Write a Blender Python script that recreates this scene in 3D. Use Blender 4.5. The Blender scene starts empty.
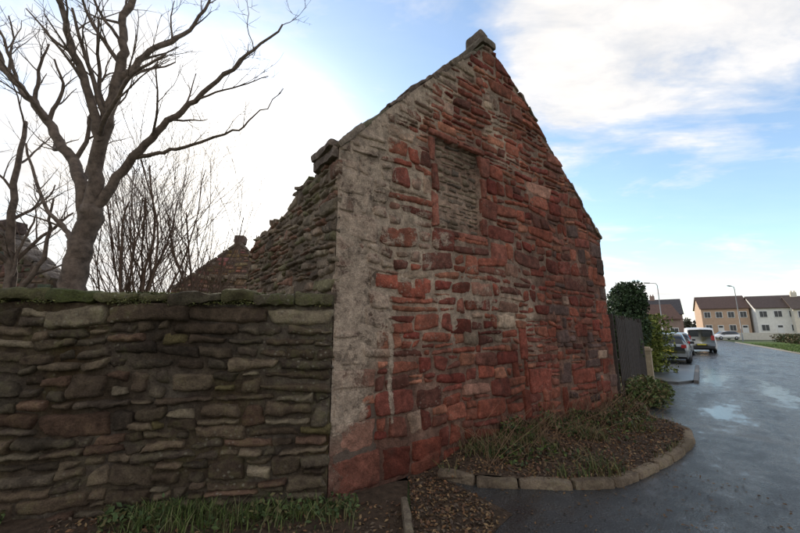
import bpy, math, random
import numpy as np
from mathutils import Vector
scene=bpy.context.scene
R=math.radians
# ---------------------------------------------------------------- noise
def _h(i,j,k):
    n=(i*374761393+j*668265263+k*1274126177)&0xffffffff
    n=((n^(n>>13))*1274126177)&0xffffffff
    n=n^(n>>16)
    return (n&0xffff)/32767.5-1.0
def vn(x,y,z):
    x,y,z=np.broadcast_arrays(np.asarray(x,float),np.asarray(y,float),np.asarray(z,float))
    xi,yi,zi=[np.floor(a).astype(np.int64) for a in (x,y,z)]
    fx,fy,fz=x-xi,y-yi,z-zi
    fx,fy,fz=[f*f*(3-2*f) for f in (fx,fy,fz)]
    r=0
    for a in (0,1):
        for b in (0,1):
            for c in (0,1):
                r=r+_h(xi+a,yi+b,zi+c)*(fx if a else 1-fx)*(fy if b else 1-fy)*(fz if c else 1-fz)
    return r
def fbm(x,y,z,o=3):
    r=0;a=1.0;t=0
    for i in range(o):
        r=r+a*vn(x,y,z);t+=a;a*=.5;x=np.asarray(x)*2.03+7.1;y=np.asarray(y)*2.03+3.7;z=np.asarray(z)*2.03+1.3
    return r/t
def sstep(a,b,x):
    t=np.clip((x-a)/(b-a),0,1);return t*t*(3-2*t)
# ---------------------------------------------------------------- mesh accumulator
class MB:
    def __init__(s): s.v=[];s.f=[];s.c=[];s.h=[];s.n=0
    def add(s,V,F,C,H=0.0):
        V=np.asarray(V,float).reshape(-1,3);n=len(V)
        s.v.append(V);s.f.append(np.asarray(F,int)+s.n)
        C=np.asarray(C,float)
        if C.ndim==1:C=np.tile(C,(n,1))
        s.c.append(C);s.h.append(np.broadcast_to(np.asarray(H,float),(n,)).copy());s.n+=n
    def obj(s,name,mat,smooth=True,parent=None):
        V=np.concatenate(s.v);C=np.concatenate(s.c);H=np.concatenate(s.h)
        F=[]
        for f in s.f:F.extend(f.tolist())
        me=bpy.data.meshes.new(name);me.from_pydata(V.tolist(),[],F)
        a=me.attributes.new('Col','FLOAT_COLOR','POINT')
        a.data.foreach_set('color',np.concatenate([C,np.ones((len(C),1))],1).astype(np.float32).ravel())
        b=me.attributes.new('harl','FLOAT','POINT');b.data.foreach_set('value',H.astype(np.float32))
        if smooth: me.polygons.foreach_set('use_smooth',[True]*len(me.polygons))
        me.materials.append(mat)
        ob=bpy.data.objects.new(name,me);scene.collection.objects.link(ob)
        if parent:ob.parent=parent
        return ob
def gridfaces(nx,ny,off=0):
    i,j=np.meshgrid(np.arange(nx-1),np.arange(ny-1),indexing='ij')
    a=i*ny+j
    return np.stack([a,a+ny,a+ny+1,a+1],-1).reshape(-1,4)+off
def empty(name,loc=(0,0,0)):
    e=bpy.data.objects.new(name,None);e.empty_display_size=.2;scene.collection.objects.link(e);return e
def rawmesh(name,V,F,mat,parent=None,smooth=False):
    me=bpy.data.meshes.new(name);me.from_pydata([tuple(map(float,v)) for v in V],[],F)
    if mat:me.materials.append(mat)
    if smooth: me.polygons.foreach_set('use_smooth',[True]*len(me.polygons))
    ob=bpy.data.objects.new(name,me);scene.collection.objects.link(ob)
    if parent:ob.parent=parent
    return ob
# ---------------------------------------------------------------- materials
def newmat(name):
    m=bpy.data.materials.new(name);m.use_nodes=True
    nt=m.node_tree;b=nt.nodes['Principled BSDF'];return m,nt,b
def noise(nt,vec,scale,detail=6,rough=.6,dist=0):
    n=nt.nodes.new('ShaderNodeTexNoise');n.inputs['Scale'].default_value=scale;n.inputs['Detail'].default_value=detail
    n.inputs['Roughness'].default_value=rough;n.inputs['Distortion'].default_value=dist
    if vec is not None:nt.links.new(vec,n.inputs['Vector'])
    return n.outputs['Fac']
def ramp(nt,fac,stops):
    n=nt.nodes.new('ShaderNodeValToRGB');e=n.color_ramp.elements
    while len(e)<len(stops):e.new(.5)
    for x,(p,c) in zip(e,stops):
        x.position=p;x.color=(c,c,c,1) if not hasattr(c,'__len__') else (*c,1)
    nt.links.new(fac,n.inputs['Fac']);return n.outputs['Color']
def mth(nt,op,a,b=None,c=None,clamp=False):
    n=nt.nodes.new('ShaderNodeMath');n.operation=op;n.use_clamp=clamp
    for i,x in enumerate((a,b,c)):
        if x is None:continue
        if hasattr(x,'links'):nt.links.new(x,n.inputs[i])
        else:n.inputs[i].default_value=x
    return n.outputs[0]
def mix(nt,fac,a,b,mode='MIX'):
    n=nt.nodes.new('ShaderNodeMix');n.data_type='RGBA';n.blend_type=mode
    for s,x in ((n.inputs[0],fac),(n.inputs[6],a),(n.inputs[7],b)):
        if hasattr(x,'links'):nt.links.new(x,s)
        elif hasattr(x,'__len__'):s.default_value=(*x,1)
        else:s.default_value=x
    return n.outputs[2]
def bump(nt,b,h,strength,dist):
    n=nt.nodes.new('ShaderNodeBump');n.inputs['Strength'].default_value=strength;n.inputs['Distance'].default_value=dist
    nt.links.new(h,n.inputs['Height']);nt.links.new(n.outputs[0],b.inputs['Normal'])
def stone_mat(name,harl=(.52,.39,.29),lichen=(.38,.35,.27),lich_amt=.4,moss=0.):
    m,nt,b=newmat(name)
    tc=nt.nodes.new('ShaderNodeTexCoord').outputs['Object']
    at=nt.nodes.new('ShaderNodeAttribute');at.attribute_name='Col'
    ah=nt.nodes.new('ShaderNodeAttribute');ah.attribute_name='harl'
    n1=noise(nt,tc,11,5,.7);n2=noise(nt,tc,60,4,.75);n3=noise(nt,tc,3.8,7,.76,.3);n4=noise(nt,tc,1.0,4,.65)
    c=mix(nt,1.0,at.outputs['Color'],ramp(nt,n1,[(.28,.5),(.5,.95),(.72,1.5)]),'MULTIPLY')
    c=mix(nt,1.0,c,ramp(nt,n2,[(.3,.66),(.5,1.0),(.72,1.34)]),'MULTIPLY')
    c=mix(nt,1.0,c,ramp(nt,n4,[(.32,.55),(.5,.97),(.68,1.3)]),'MULTIPLY')
    hm=mth(nt,'ADD',n3,ah.outputs['Fac'])
    hm=mth(nt,'ADD',hm,mth(nt,'MULTIPLY',n2,.22))
    hmask=ramp(nt,hm,[(.0,0.),(.78,0.),(.86,.8),(1.,.95)])
    hc=mix(nt,1.0,harl,ramp(nt,n1,[(.28,.42),(.5,.85),(.72,1.25)]),'MULTIPLY')
    hc=mix(nt,1.0,hc,ramp(nt,n2,[(.3,.62),(.7,1.25)]),'MULTIPLY')
    c=mix(nt,hmask,c,hc)
    lv=nt.nodes.new('ShaderNodeTexVoronoi');lv.inputs['Scale'].default_value=17;nt.links.new(tc,lv.inputs['Vector'])
    lm=mth(nt,'MULTIPLY',ramp(nt,mth(nt,'ADD',lv.outputs['Distance'],mth(nt,'MULTIPLY',n2,.3)),[(.28,1.),(.42,0.)]),ramp(nt,n4,[(.48,0.),(.62,lich_amt)]))
    c=mix(nt,lm,c,lichen)
    gm=ramp(nt,mth(nt,'SUBTRACT',1.0,n3),[(.5,0.),(.7,.65)])
    c=mix(nt,gm,c,(.055,.036,.027))
    if moss:
        mm=mth(nt,'MULTIPLY',ramp(nt,n4,[(.42,0.),(.6,1.)]),ramp(nt,n1,[(.45,0.),(.65,moss)]))
        c=mix(nt,mm,c,(.07,.08,.02))
    nt.links.new(c,b.inputs['Base Color']);b.inputs['Roughness'].default_value=.93
    b.inputs['Specular IOR Level'].default_value=.12
    h=mth(nt,'ADD',mth(nt,'MULTIPLY',n2,.6),mth(nt,'ADD',mth(nt,'MULTIPLY',n1,1.3),mth(nt,'MULTIPLY',hmask,.4)))
    bump(nt,b,h,1.0,.022)
    return m
M_gable=stone_mat('red_rubble')
M_bound=stone_mat('grey_rubble',harl=(.22,.18,.135),lich_amt=.45,moss=.45)
M_cope=stone_mat('mossy_cope',harl=(.24,.21,.13),lich_amt=.5,moss=.9)
def simple(name,col,rough=.8,metal=0,var=.25,scale=6,bumpd=0,spec=.5,det=4):
    m,nt,b=newmat(name);tc=nt.nodes.new('ShaderNodeTexCoord').outputs['Object']
    n=noise(nt,tc,scale,det,.65)
    c=mix(nt,1.0,col,ramp(nt,n,[(.25,1-var),(.75,1+var)]),'MULTIPLY')
    nt.links.new(c,b.inputs['Base Color']);b.inputs['Roughness'].default_value=rough;b.inputs['Metallic'].default_value=metal
    b.inputs['Specular IOR Level'].default_value=spec
    if bumpd:bump(nt,b,noise(nt,tc,scale*5,4,.7),.7,bumpd)
    return m
def attr_mat(name,rough=.7,spec=.3):
    m,nt,b=newmat(name)
    at=nt.nodes.new('ShaderNodeAttribute');at.attribute_name='Col'
    nt.links.new(at.outputs['Color'],b.inputs['Base Color']);b.inputs['Roughness'].default_value=rough
    b.inputs['Specular IOR Level'].default_value=spec
    return m
M_leaf=attr_mat('leaf')
M_bark=simple('bark',(.15,.11,.085),.9,var=.6,scale=9,bumpd=.03,spec=.2)
M_twig=simple('twig_bark',(.13,.085,.06),.85,var=.3,scale=9,spec=.2)
M_kerb=stone_mat('kerb_concrete_stone',harl=(.22,.19,.15),lich_amt=.3,moss=.4)
# ---------------------------------------------------------------- stone building
def rows(rng,z0,z1,hmin,hmax,bias=1.0):
    z=z0;out=[]
    while z<z1-1e-4:
        h=hmin+(hmax-hmin)*rng.random()**bias
        if z1-(z+h)<hmin:h=z1-z
        out.append((z,z+h));z+=h
    return out
def layout(rng,s0,s1,z0,z1,hm,hM,lm,lM,excl=(),bias=1.4,split=.3,kind='r'):
    out=[]
    for (a,b) in rows(rng,z0,z1,hm,hM,bias):
        iv=[(s0,s1)];zc=(a+b)/2
        for (e0,e1,f0,f1) in excl:
            if f0<zc<f1:
                n=[]
                for (p,q) in iv:
                    if e1<=p or e0>=q:n.append((p,q));continue
                    if e0>p+.03:n.append((p,e0))
                    if e1<q-.03:n.append((e1,q))
                iv=n
        for (p,q) in iv:
            s=p
            while s<q-1e-4:
                l=(lm+(lM-lm)*rng.random()**1.5)*(.7+.6*(b-a)/hM)
                if q-(s+l)<lm*.8:l=q-s
                if (b-a)>hM*.45 and rng.random()<split:
                    m=a+(b-a)*(.35+.3*rng.random());k=s+l*(.35+.3*rng.random())
                    u=rng.random()
                    if l>.28 and u<.3:
                        out.append((s,k,a,m,kind));out.append((k,s+l,a,m,kind));out.append((s,s+l,m,b,kind))
                    elif l>.28 and u<.55:
                        out.append((s,k,a,b,kind));out.append((k,s+l,a,m,kind));out.append((k,s+l,m,b,kind))
                    elif l>.28 and u<.75:
                        out.append((s,k,a,m,kind));out.append((s,k,m,b,kind));out.append((k,s+l,a,b,kind))
                    else:
                        out.append((s,s+l,a,m,kind));out.append((s,s+l,m,b,kind))
                else:out.append((s,s+l,a,b,kind))
                s+=l
    return out
def stones(mb,O,U,N,rects,colfn,top=None,seed=1,gap=.006,pr=(.008,.032),warp=.035,depthfn=None,harlfn=None,res=.028,wob=.007,rg_=1.0,batter=0.,width=1.):
    rng=random.Random(seed);O=np.array(O,float);U=np.array(U,float);N=np.array(N,float);Z=np.array([0,0,1.])
    for (s0,s1,z0,z1,k) in rects:
        sc,zc=(s0+s1)/2,(z0+z1)/2
        if top is not None and zc>top(sc)-.03:continue
        w,h=s1-s0-gap*2,z1-z0-gap*2
        if w<.02 or h<.015:continue
        nx=int(np.clip(w/res,5,24))+2;ny=int(np.clip(h/res,4,16))+2
        t=np.linspace(-1,1,nx);a=np.sign(t)*(1-(1-np.abs(t))**1.45)
        t=np.linspace(-1,1,ny);b=np.sign(t)*(1-(1-np.abs(t))**1.45)
        A,B=np.meshgrid(a,b,indexing='ij')
        dressed=k in('q','w','d')
        q=(.06 if dressed else .1+.28*rng.random())
        A2=A*(1-q*min(1,h/w)*.5*B**4);B2=B*(1-q*min(1,w/h)*.5*A**4)
        j=.34*h if not dressed else .08*h
        j=min(j,.036)
        cs=[[rng.uniform(-j,j) for _ in range(2)] for _ in range(4)]
        wa,wb=(A+1)/2,(B+1)/2
        ds=(1-wa)*(1-wb)*cs[0][0]+wa*(1-wb)*cs[1][0]+(1-wa)*wb*cs[2][0]+wa*wb*cs[3][0]
        dz=(1-wa)*(1-wb)*cs[0][1]+wa*(1-wb)*cs[1][1]+(1-wa)*wb*cs[2][1]+wa*wb*cs[3][1]
        S=sc+A2*w/2+ds;Zz=zc+B2*h/2+dz
        sd=rng.random()*50
        S=S+wob*1.6*fbm(S*13,Zz*13,sd,2);Zz=Zz+wob*1.6*fbm(S*13,Zz*13,sd+9,2)
        wf=warp*(0.25 if dressed else 1)
        if k in('i','w'):wf=.006
        Sw=S+wf*.5*vn(S*1.3,Zz*1.3,3.3+seed);Zw=Zz+wf*vn(S*1.1,Zz*1.1,8.8+seed)
        Zt=Zw if top is None else np.minimum(Zw,top(Sw))
        if batter:Sw=Sw+batter*sstep(.6,1.0,Sw/width)*np.clip(1-Zw/2.6,0,1)
        p=rng.uniform(*pr)*(0.7 if dressed else 1)
        dist=np.minimum((1-np.abs(A))*w/2,(1-np.abs(B))*h/2)
        bev=.014 if dressed else rng.uniform(.012,.028)
        dist=dist+.007*vn(S*22,Zz*22,sd)
        fall=np.clip(1-dist/bev,0,1)**1.6
        e=np.maximum(np.abs(A),np.abs(B));fall=np.where(e>.999,1,fall)
        rid=1-2*np.abs(fbm(S*5,Zz*7,sd+21,2))
        D=p+rng.uniform(-.012,.012)*A+rng.uniform(-.012,.012)*B+rg_*(.014*fbm(S*11,Zz*11,sd,3)+.006*rid)*(.5 if dressed else 1)-fall*(p+.035)
        if k=='w':D=D+.010
        if depthfn is not None:D=D+depthfn(sc,zc)
        P=O+Sw[...,None]*U+Zt[...,None]*Z+D[...,None]*N
        col=np.array(colfn(rng,sc,zc,k))
        vv=1+.18*fbm(S*7,Zz*7,sd+3,2)
        C=col*vv[...,None]
        Hh=0 if harlfn is None else harlfn(Sw,Zw).reshape(-1)-(.12 if k in('w','d') else 0)
        F=gridfaces(nx,ny)
        if np.dot(np.cross(U,Z),N)<0:F=F[:,::-1]
        mb.add(P.reshape(-1,3),F,C.reshape(-1,3),Hh)
def mortar(mb,O,U,N,s0,s1,zb,top,colfn,res=.03,depthfn=None,harlfn=None,seed=5,amp=.012,base=.0,hamp=.04,batter=0.,width=1.):
    O=np.array(O,float);U=np.array(U,float);N=np.array(N,float);Z=np.array([0,0,1.])
    nx=int((s1-s0)/res)+2;hmax=max(top(s) for s in np.linspace(s0,s1,40))-zb;ny=int(hmax/res)+2
    s=np.linspace(s0,s1,nx);t=np.linspace(0,1,ny);S,T=np.meshgrid(s,t,indexing='ij')
    tp=np.array([top(x) for x in s])[:,None]
    Zz=zb+T*(tp-zb)
    D=base+amp*fbm(S*9,Zz*9,seed,3)+.012*fbm(S*1.8,Zz*1.8,seed+4,2)
    if harlfn is not None:
        hh=harlfn(S,Zz);D=D+np.clip(hh,0,.4)*hamp
    else:hh=S*0
    if depthfn is not None:D=D+np.vectorize(depthfn)(S,Zz)
    S2=S+(batter*sstep(.6,1.0,S/width)*np.clip(1-Zz/2.6,0,1) if batter else 0)
    P=O+S2[...,None]*U+Zz[...,None]*Z+D[...,None]*N
    C=colfn(S,Zz)
    F=gridfaces(nx,ny)
    if np.dot(np.cross(U,Z),N)<0:F=F[:,::-1]
    mb.add(P.reshape(-1,3),F,C.reshape(-1,3),hh.reshape(-1))
def block(mb,C,ax,dims,seed,col,rough=.012,rnd=.12,res=.05,harl=0,colvar=.15):
    C=np.array(C,float);ax=[np.array(a,float)/np.linalg.norm(a) for a in ax];h=np.array(dims,float)/2
    for face in range(3):
        o=[i for i in range(3) if i!=face]
        n0=int(np.clip(dims[o[0]]/res,3,14))+1;n1=int(np.clip(dims[o[1]]/res,3,14))+1
        a,b=np.meshgrid(np.linspace(-1,1,n0),np.linspace(-1,1,n1),indexing='ij')
        for sg in (-1,1):
            p=np.zeros(a.shape+(3,));p[...,o[0]]=a;p[...,o[1]]=b;p[...,face]=sg
            L=p*h
            r=min(rnd,min(h)*.95);inner=np.clip(L,-(h-r),h-r);dv=L-inner
            ln=np.linalg.norm(dv,axis=-1,keepdims=True);L=inner+dv/np.maximum(ln,1e-9)*r
            W=C+L[...,0:1]*ax[0]+L[...,1:2]*ax[1]+L[...,2:3]*ax[2]
            for i in range(3):
                W[...,i]+=rough*fbm(W[...,0]*7+i*13,W[...,1]*7,W[...,2]*7+seed*3.1,3)*1.6
            cc=np.array(col)*(1+colvar*fbm(W[...,0]*5,W[...,1]*5,W[...,2]*5+seed,2))[...,None]
            F=gridfaces(n0,n1)
            sgn=np.dot(np.cross(ax[o[0]],ax[o[1]]),ax[face])*sg
            if sgn<0:F=F[:,::-1]
            mb.add(W.reshape(-1,3),F,cc.reshape(-1,3),harl)
def prism(name,O,U,N,outline,d0,d1,mat,parent):
    O=np.array(O,float);U=np.array(U,float);N=np.array(N,float);Z=np.array([0,0,1.])
    V=[O+U*s+Z*z+N*d0 for s,z in outline]+[O+U*s+Z*z+N*d1 for s,z in outline]
    n=len(outline);F=[list(range(n)),list(range(2*n-1,n-1,-1))]+[[i,(i+1)%n,n+(i+1)%n,n+i] for i in range(n)]
    return rawmesh(name,V,F,mat,parent)
M_core=simple('wall_core',(.12,.085,.065),.95,var=.4,scale=8,bumpd=.03,spec=.2)
# ================================================================= RUINED HOUSE
GO=(-.70,3.77,0);GU=(.8039,.5946,0);GN=(.5946,-.8039,0)
W=6.27;AS=2.80;AZ=6.55;EZ=3.56;EZL=3.68;BAT=.12
def gtop(s):
    s=np.asarray(s,float)
    l=EZL+(AZ-EZL)*s/AS+.08*np.sin(np.clip(s/AS,0,1)*math.pi)
    r=AZ-(AZ-EZ)*(s-AS)/(W-AS)+.10*np.sin(np.clip((s-AS)/(W-AS),0,1)*math.pi)
    return np.minimum(l,r)
def gharl(s,z):
    s=np.asarray(s,float);z=np.asarray(z,float)
    left=gtop(np.minimum(s,AS))-z
    f1=np.where(s<AS+.4,1-sstep(.3,1.6,left+s*.33),0)
    f2=(1-sstep(.4,.9,s+.3*vn(z*1.7,s,4)))*(sstep(.3,.8,z))
    f3=np.exp(-((s-1.15)/.75)**2-((z-2.9)/.85)**2)*.8
    crack=np.exp(-((s-.72-.03*vn(z*3,0,0))/.03)**2)*sstep(.5,.7,z)*(1-sstep(1.65,1.8,z))*.5
    f4=.16*np.exp(-((s-2.4)/1.2)**2-((z-2.1)/.8)**2)
    f5=.17*np.exp(-((s-2.9)/.4)**2-((z-5.3)/.7)**2)
    return np.maximum.reduce([f1*.29,f2*.32,f3*.27,crack,f4,f5])-.06*sstep(3,5,s)
def gw(s,z):
    return float(np.clip(gharl(np.array(s),np.array(z))/.3,0,1))
def gcol(rng,s,z,k):
    reds=[(.285,.088,.055),(.245,.071,.046),(.32,.112,.07),(.20,.062,.044),(.29,.098,.062),(.16,.064,.046),(.36,.148,.09),(.26,.10,.068),(.22,.056,.04)]
    greys=[(.38,.25,.175),(.32,.2,.145),(.42,.3,.21),(.28,.15,.105),(.33,.165,.115)]
    g=gw(s,z)
    if k=='i':c=rng.choice([(.18,.13,.095),(.23,.165,.115),(.125,.095,.072),(.26,.19,.13)])
    elif k=='w':c=rng.choice([(.27,.10,.068),(.25,.09,.062)])
    elif k=='d':c=rng.choice([(.28,.08,.05),(.23,.066,.044)])
    elif rng.random()<g*.75+.02:c=rng.choice(greys)
    else:c=rng.choice(reds)
    v=rng.uniform(.7,1.28)
    if s>4.2 and rng.random()<.22:c=(.14,.085,.07)
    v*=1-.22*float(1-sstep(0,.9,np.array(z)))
    v*=1-.08*float(sstep(3.2,5.5,np.array(s)))
    return [x*v for x in c]
WIN=(1.52,2.40,3.0,4.33);DOOR=(3.4,4.3,0,1.78)
def gdepth(s,z):
    if WIN[0]<s<WIN[1] and WIN[2]<z<WIN[3]:return -.07
    if DOOR[0]<s<DOOR[1] and z<DOOR[3]:return -.03
    return 0.
rng=random.Random(11)
rects=[]
z=0;i=0
qex=[]
while z<3.5:
    h=rng.uniform(.2,.36);l=(.52 if i%2 else .3)+rng.uniform(-.07,.1);h=min(h,3.56-z)
    if z==0:l=.62;h=.36
    rects.append((.0,l,z,z+h,'q'));qex.append((0,l,z,z+h));z+=h;i+=1
z=0;i=0
while z<3.3:
    h=rng.uniform(.22,.34);l=(.5 if i%2 else .3)
    rects.append((W-l,W,z,z+h,'q'));qex.append((W-l,W,z,z+h));z+=h;i+=1
for a in [(1.38,1.52,2.98,3.5),(1.40,1.52,3.5,3.92),(1.36,1.52,3.92,4.33),(2.40,2.56,3.0,3.3),(2.40,2.78,3.3,3.62),(2.40,2.56,3.62,3.95),(2.40,2.66,3.95,4.33),(1.36,1.95,4.33,4.45),(1.95,2.52,4.33,4.44),(1.42,1.9,2.89,3.0),(1.9,2.48,2.89,3.0),(2.58,2.98,2.62,2.95)]:
    rects.append((*a,'w'));qex.append(a)
for a in [(3.2,3.4,0.3,.75),(3.26,3.4,.75,1.15),(3.18,3.4,1.15,1.7),(4.3,4.5,.2,.7),(4.3,4.62,.7,1.1),(3.42,4.08,.62,1.02),(2.95,3.15,.9,1.2),(.62,1.02,.02,.34),(1.04,1.5,.1,.36),(.52,.85,2.1,2.3),(1.7,2.1,1.55,1.78),(.9,1.25,2.0,2.16),(2.2,2.55,.95,1.2),(4.9,5.3,1.5,1.75),(3.6,4.0,2.5,2.72)]:
    rects.append((*a,'d'));qex.append(a)
rects+=layout(rng,WIN[0],WIN[1],WIN[2],WIN[3],.045,.12,.12,.34,split=0,kind='i')
rects+=layout(rng,DOOR[0],DOOR[1],0,DOOR[3],.08,.19,.18,.42,excl=[(3.42,4.08,.62,1.02)])
rects+=layout(rng,0,W,0,6.7,.075,.29,.14,.66,excl=qex+[WIN,DOOR],bias=1.25,split=.5)
house=empty('ruined_stone_house')
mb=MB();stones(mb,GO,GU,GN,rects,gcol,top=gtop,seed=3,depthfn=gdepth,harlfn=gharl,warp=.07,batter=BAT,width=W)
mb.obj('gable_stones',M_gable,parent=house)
def gmcol(S,Z):
    pale=np.array([.44,.33,.24]);dark=np.array([.17,.085,.06])
    t=np.clip(gharl(S,Z)/.25,0,1)*.9+.3+.5*fbm(S*1.7,Z*1.7,2.2,3)-.25*sstep(3,5,S)
    t=np.clip(t,0,1)*sstep(0,.9,Z)
    return dark+(pale-dark)*t[...,None]
mb=MB();mortar(mb,GO,GU,GN,0,W,-.1,lambda s:float(gtop(s)),gmcol,depthfn=gdepth,harlfn=gharl,hamp=.03,base=.0,batter=BAT,width=W)
mb.obj('gable_mortar',M_gable,parent=house)
ol=[(0.02,-.1),(W-.02,-.1)]+[(s,float(gtop(s))-.02) for s in np.linspace(W-.02,.02,25)]
prism('gable_core',GO,GU,GN,ol,-.13,-.62,M_core,house)
def flankcol(rng,s,z,k):
    c=rng.choice([(.22,.08,.06),(.25,.15,.11),(.18,.07,.05)]);v=rng.uniform(.7,1.2);return [x*v for x in c]
GOr=np.array(GO)+np.array(GU)*W
mb=MB();stones(mb,GOr,(-GN[0],-GN[1],0),GU,layout(rng,-.0,.64,0,3.5,.1,.3,.2,.6,kind='q'),flankcol,seed=8,warp=.01)
mortar(mb,GOr,(-GN[0],-GN[1],0),GU,0,.64,-.1,lambda s:3.5,lambda S,Z:np.ones(S.shape+(3,))*np.array([.2,.14,.1]),base=-.004)
mb.obj('gable_return_stones',M_gable,parent=house)
mb=MB();rc=random.Random(5)
def cope(s0,s1,mbx,left):
    a=s0;sg=1 if s1>s0 else -1
    while (s1-a)*sg>.1:
        l=rc.uniform(.18,.45);b=a+sg*l
        if (s1-b)*sg<.15:b=s1
        za,zb=float(gtop(a)),float(gtop(b));m=(a+b)/2
        d=np.array(GU)*(b-a)+np.array([0,0,zb-za]);ln=np.linalg.norm(d);d=d/ln
        nn=np.cross(d,GN);nn=nn/np.linalg.norm(nn)
        if nn[2]<0:nn=-nn
        th=rc.uniform(.045,.09)
        d2=d+nn*rc.uniform(-.07,.07)
        c=np.array(GO)+np.array(GU)*m+np.array([0,0,(za+zb)/2])+np.array(GN)*(-.30+rc.uniform(-.03,.02))+nn*(th*.25+rc.uniform(-.022,.012))
        g=rc.uniform(.8,1.2);col=rc.choice([(.22,.17,.13),(.18,.13,.1),(.28,.21,.15),(.15,.13,.085)])
        block(mbx,c,(d2,GN,nn),(ln-.008,.66,th),rc.random()*90,[x*g for x in col],rough=.022,rnd=.018,res=.045,harl=.05)
        a=b
cope(-.02,AS-.12,mb,True);cope(W+.02,AS+.12,mb,False)
def gp(s,z,d=0):return np.array(GO)+np.array(GU)*s+np.array(GN)*d+np.array([0,0,z])
block(mb,gp(-.01,EZL+.04,-.3),(GU,GN,(.04,0,1)),(.2,.56,.10),3,(.2,.15,.12),rough=.018,rnd=.02,res=.035)
block(mb,gp(.0,EZL-.06,-.3),(GU,GN,(0,0,1)),(.14,.58,.12),4,(.2,.15,.12),rough=.018,rnd=.02,res=.035)
block(mb,gp(W-.04,EZ-.02,-.3),(GU,GN,(0,0,1)),(.2,.62,.12),6,(.2,.15,.12),rough=.015,rnd=.03)
block(mb,gp(AS,AZ+.02,-.27),(GU,GN,(0,0,1)),(.34,.6,.14),7,(.2,.16,.12),rough=.015,rnd=.03)
block(mb,gp(AS-.01,AZ+.19,-.25),(GU,GN,(.05,0,1)),(.25,.36,.24),9,(.17,.13,.1),rough=.02,rnd=.04)
mb.obj('skew_copes',M_gable,parent=house)
SO=(-.70,3.77,0);SU=(-.5946,.8039,0);SN=(-.8039,-.5946,0)
def stop(s):
    s=np.asarray(s,float)
    base=3.66-.12*s+.07*vn(s*3.1,1,1)*sstep(.3,.8,s)+.1*np.round(vn(s*2,4,4)*1.4)/1.4*sstep(.5,.9,s)
    return base-sstep(3.35,3.85,s)*1.0
def scol(rng,s,z,k):
    c=rng.choice([(.23,.17,.12),(.26,.18,.125),(.17,.125,.09),(.26,.14,.095),(.19,.16,.09),(.3,.23,.16)]);v=rng.uniform(.7,1.2);return [x*v for x in c]
mb=MB();rs=random.Random(21)
stones(mb,SO,SU,SN,layout(rs,.0,4.0,1.3,3.85,.07,.2,.13,.42),scol,top=stop,seed=4,pr=(.015,.055),harlfn=lambda s,z:.12+0*s)
mortar(mb,SO,SU,SN,0,4.0,1.2,lambda s:float(stop(s)),lambda S,Z:np.ones(S.shape+(3,))*np.array([.24,.18,.13]),res=.04)
for i in range(60):
    s=rs.uniform(.3,3.6);w=rs.uniform(.1,.3)
    col=rs.choice([(.15,.15,.07),(.22,.17,.12),(.16,.14,.1),(.24,.17,.12)])
    dd=rs.uniform(.05,.5)
    block(mb,np.array(SO)+np.array(SU)*s+np.array(SN)*(-dd)+np.array([0,0,float(stop(s))+rs.uniform(-.03,.05)]),(np.array(SU)+np.array([0,0,rs.uniform(-.3,.3)]),SN,(0,0,1)),(w,rs.uniform(.12,.3),rs.uniform(.05,.12)),i,col,rough=.02,rnd=.02,res=.05)
mb.obj('side_wall_stones',M_gable,parent=house)
prism('side_wall_core',SO,SU,SN,[(.0,0),(4.0,0)]+[(s,float(stop(s))-.03) for s in np.linspace(4.0,.0,30)],-.05,-.55,M_core,house)
# ================================================================= BOUNDARY WALL
bw=empty('boundary_stone_wall')
BO=(-.70,3.735,0);BU=np.array([-.9936,-.1130,0]);BN=np.array([.1130,-.9936,0])
def bcol(rng,s,z,k):
    c=rng.choice([(.145,.101,.068),(.115,.08,.055),(.17,.124,.083),(.1,.074,.054),(.148,.088,.06),(.19,.14,.095),(.125,.096,.068)])
    v=rng.uniform(.55,1.15)
    if rng.random()<.06:c=(.28,.22,.15)
    if rng.random()<.02:c=(.22,.17,.08)
    return [x*v for x in c]
rb=random.Random(31)
rects=layout(rb,0,8.5,-.12,1.35,.07,.28,.14,.62,bias=1.1,split=.6)+layout(rb,0,8.5,1.35,1.87,.05,.15,.14,.55,bias=1.2,split=.15)
mb=MB();stones(mb,BO,BU,BN,rects,bcol,top=lambda s:1.87+0*np.asarray(s),seed=6,pr=(.015,.06),warp=.07,gap=.006,res=.022,wob=.012,rg_=1.5)
mortar(mb,BO,BU,BN,0,8.5,-.15,lambda s:1.87,lambda S,Z:np.array([.095,.07,.05])+np.zeros(S.shape+(3,))+.04*fbm(S*2,Z*2,1,2)[...,None],amp=.016,base=-.006)
mb.obj('wall_stones',M_bound,parent=bw)
prism('wall_core',BO,BU,BN,[(0,-.15),(8.5,-.15),(8.5,1.9),(0,1.9)],-.06,-.5,M_core,bw)
mb=MB();a=-.02
while a<8.5:
    l=rb.uniform(.2,.6);th=rb.uniform(.06,.1)
    c=np.array(BO)+BU*(a+l/2)+BN*(-.24+rb.uniform(-.03,.02))+np.array([0,0,1.9+th*.4+rb.uniform(-.018,.014)])
    block(mb,c,(BU+np.array([0,0,rb.uniform(-.05,.05)]),BN,(0,0,1)),(l+.01,.62,th+.03),a*7,rb.choice([(.12,.105,.055),(.11,.09,.06),(.15,.13,.075),(.09,.095,.04)]),rough=.034,rnd=.03,res=.035)
    a+=l
mb.obj('wall_coping',M_cope,parent=bw)
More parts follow.
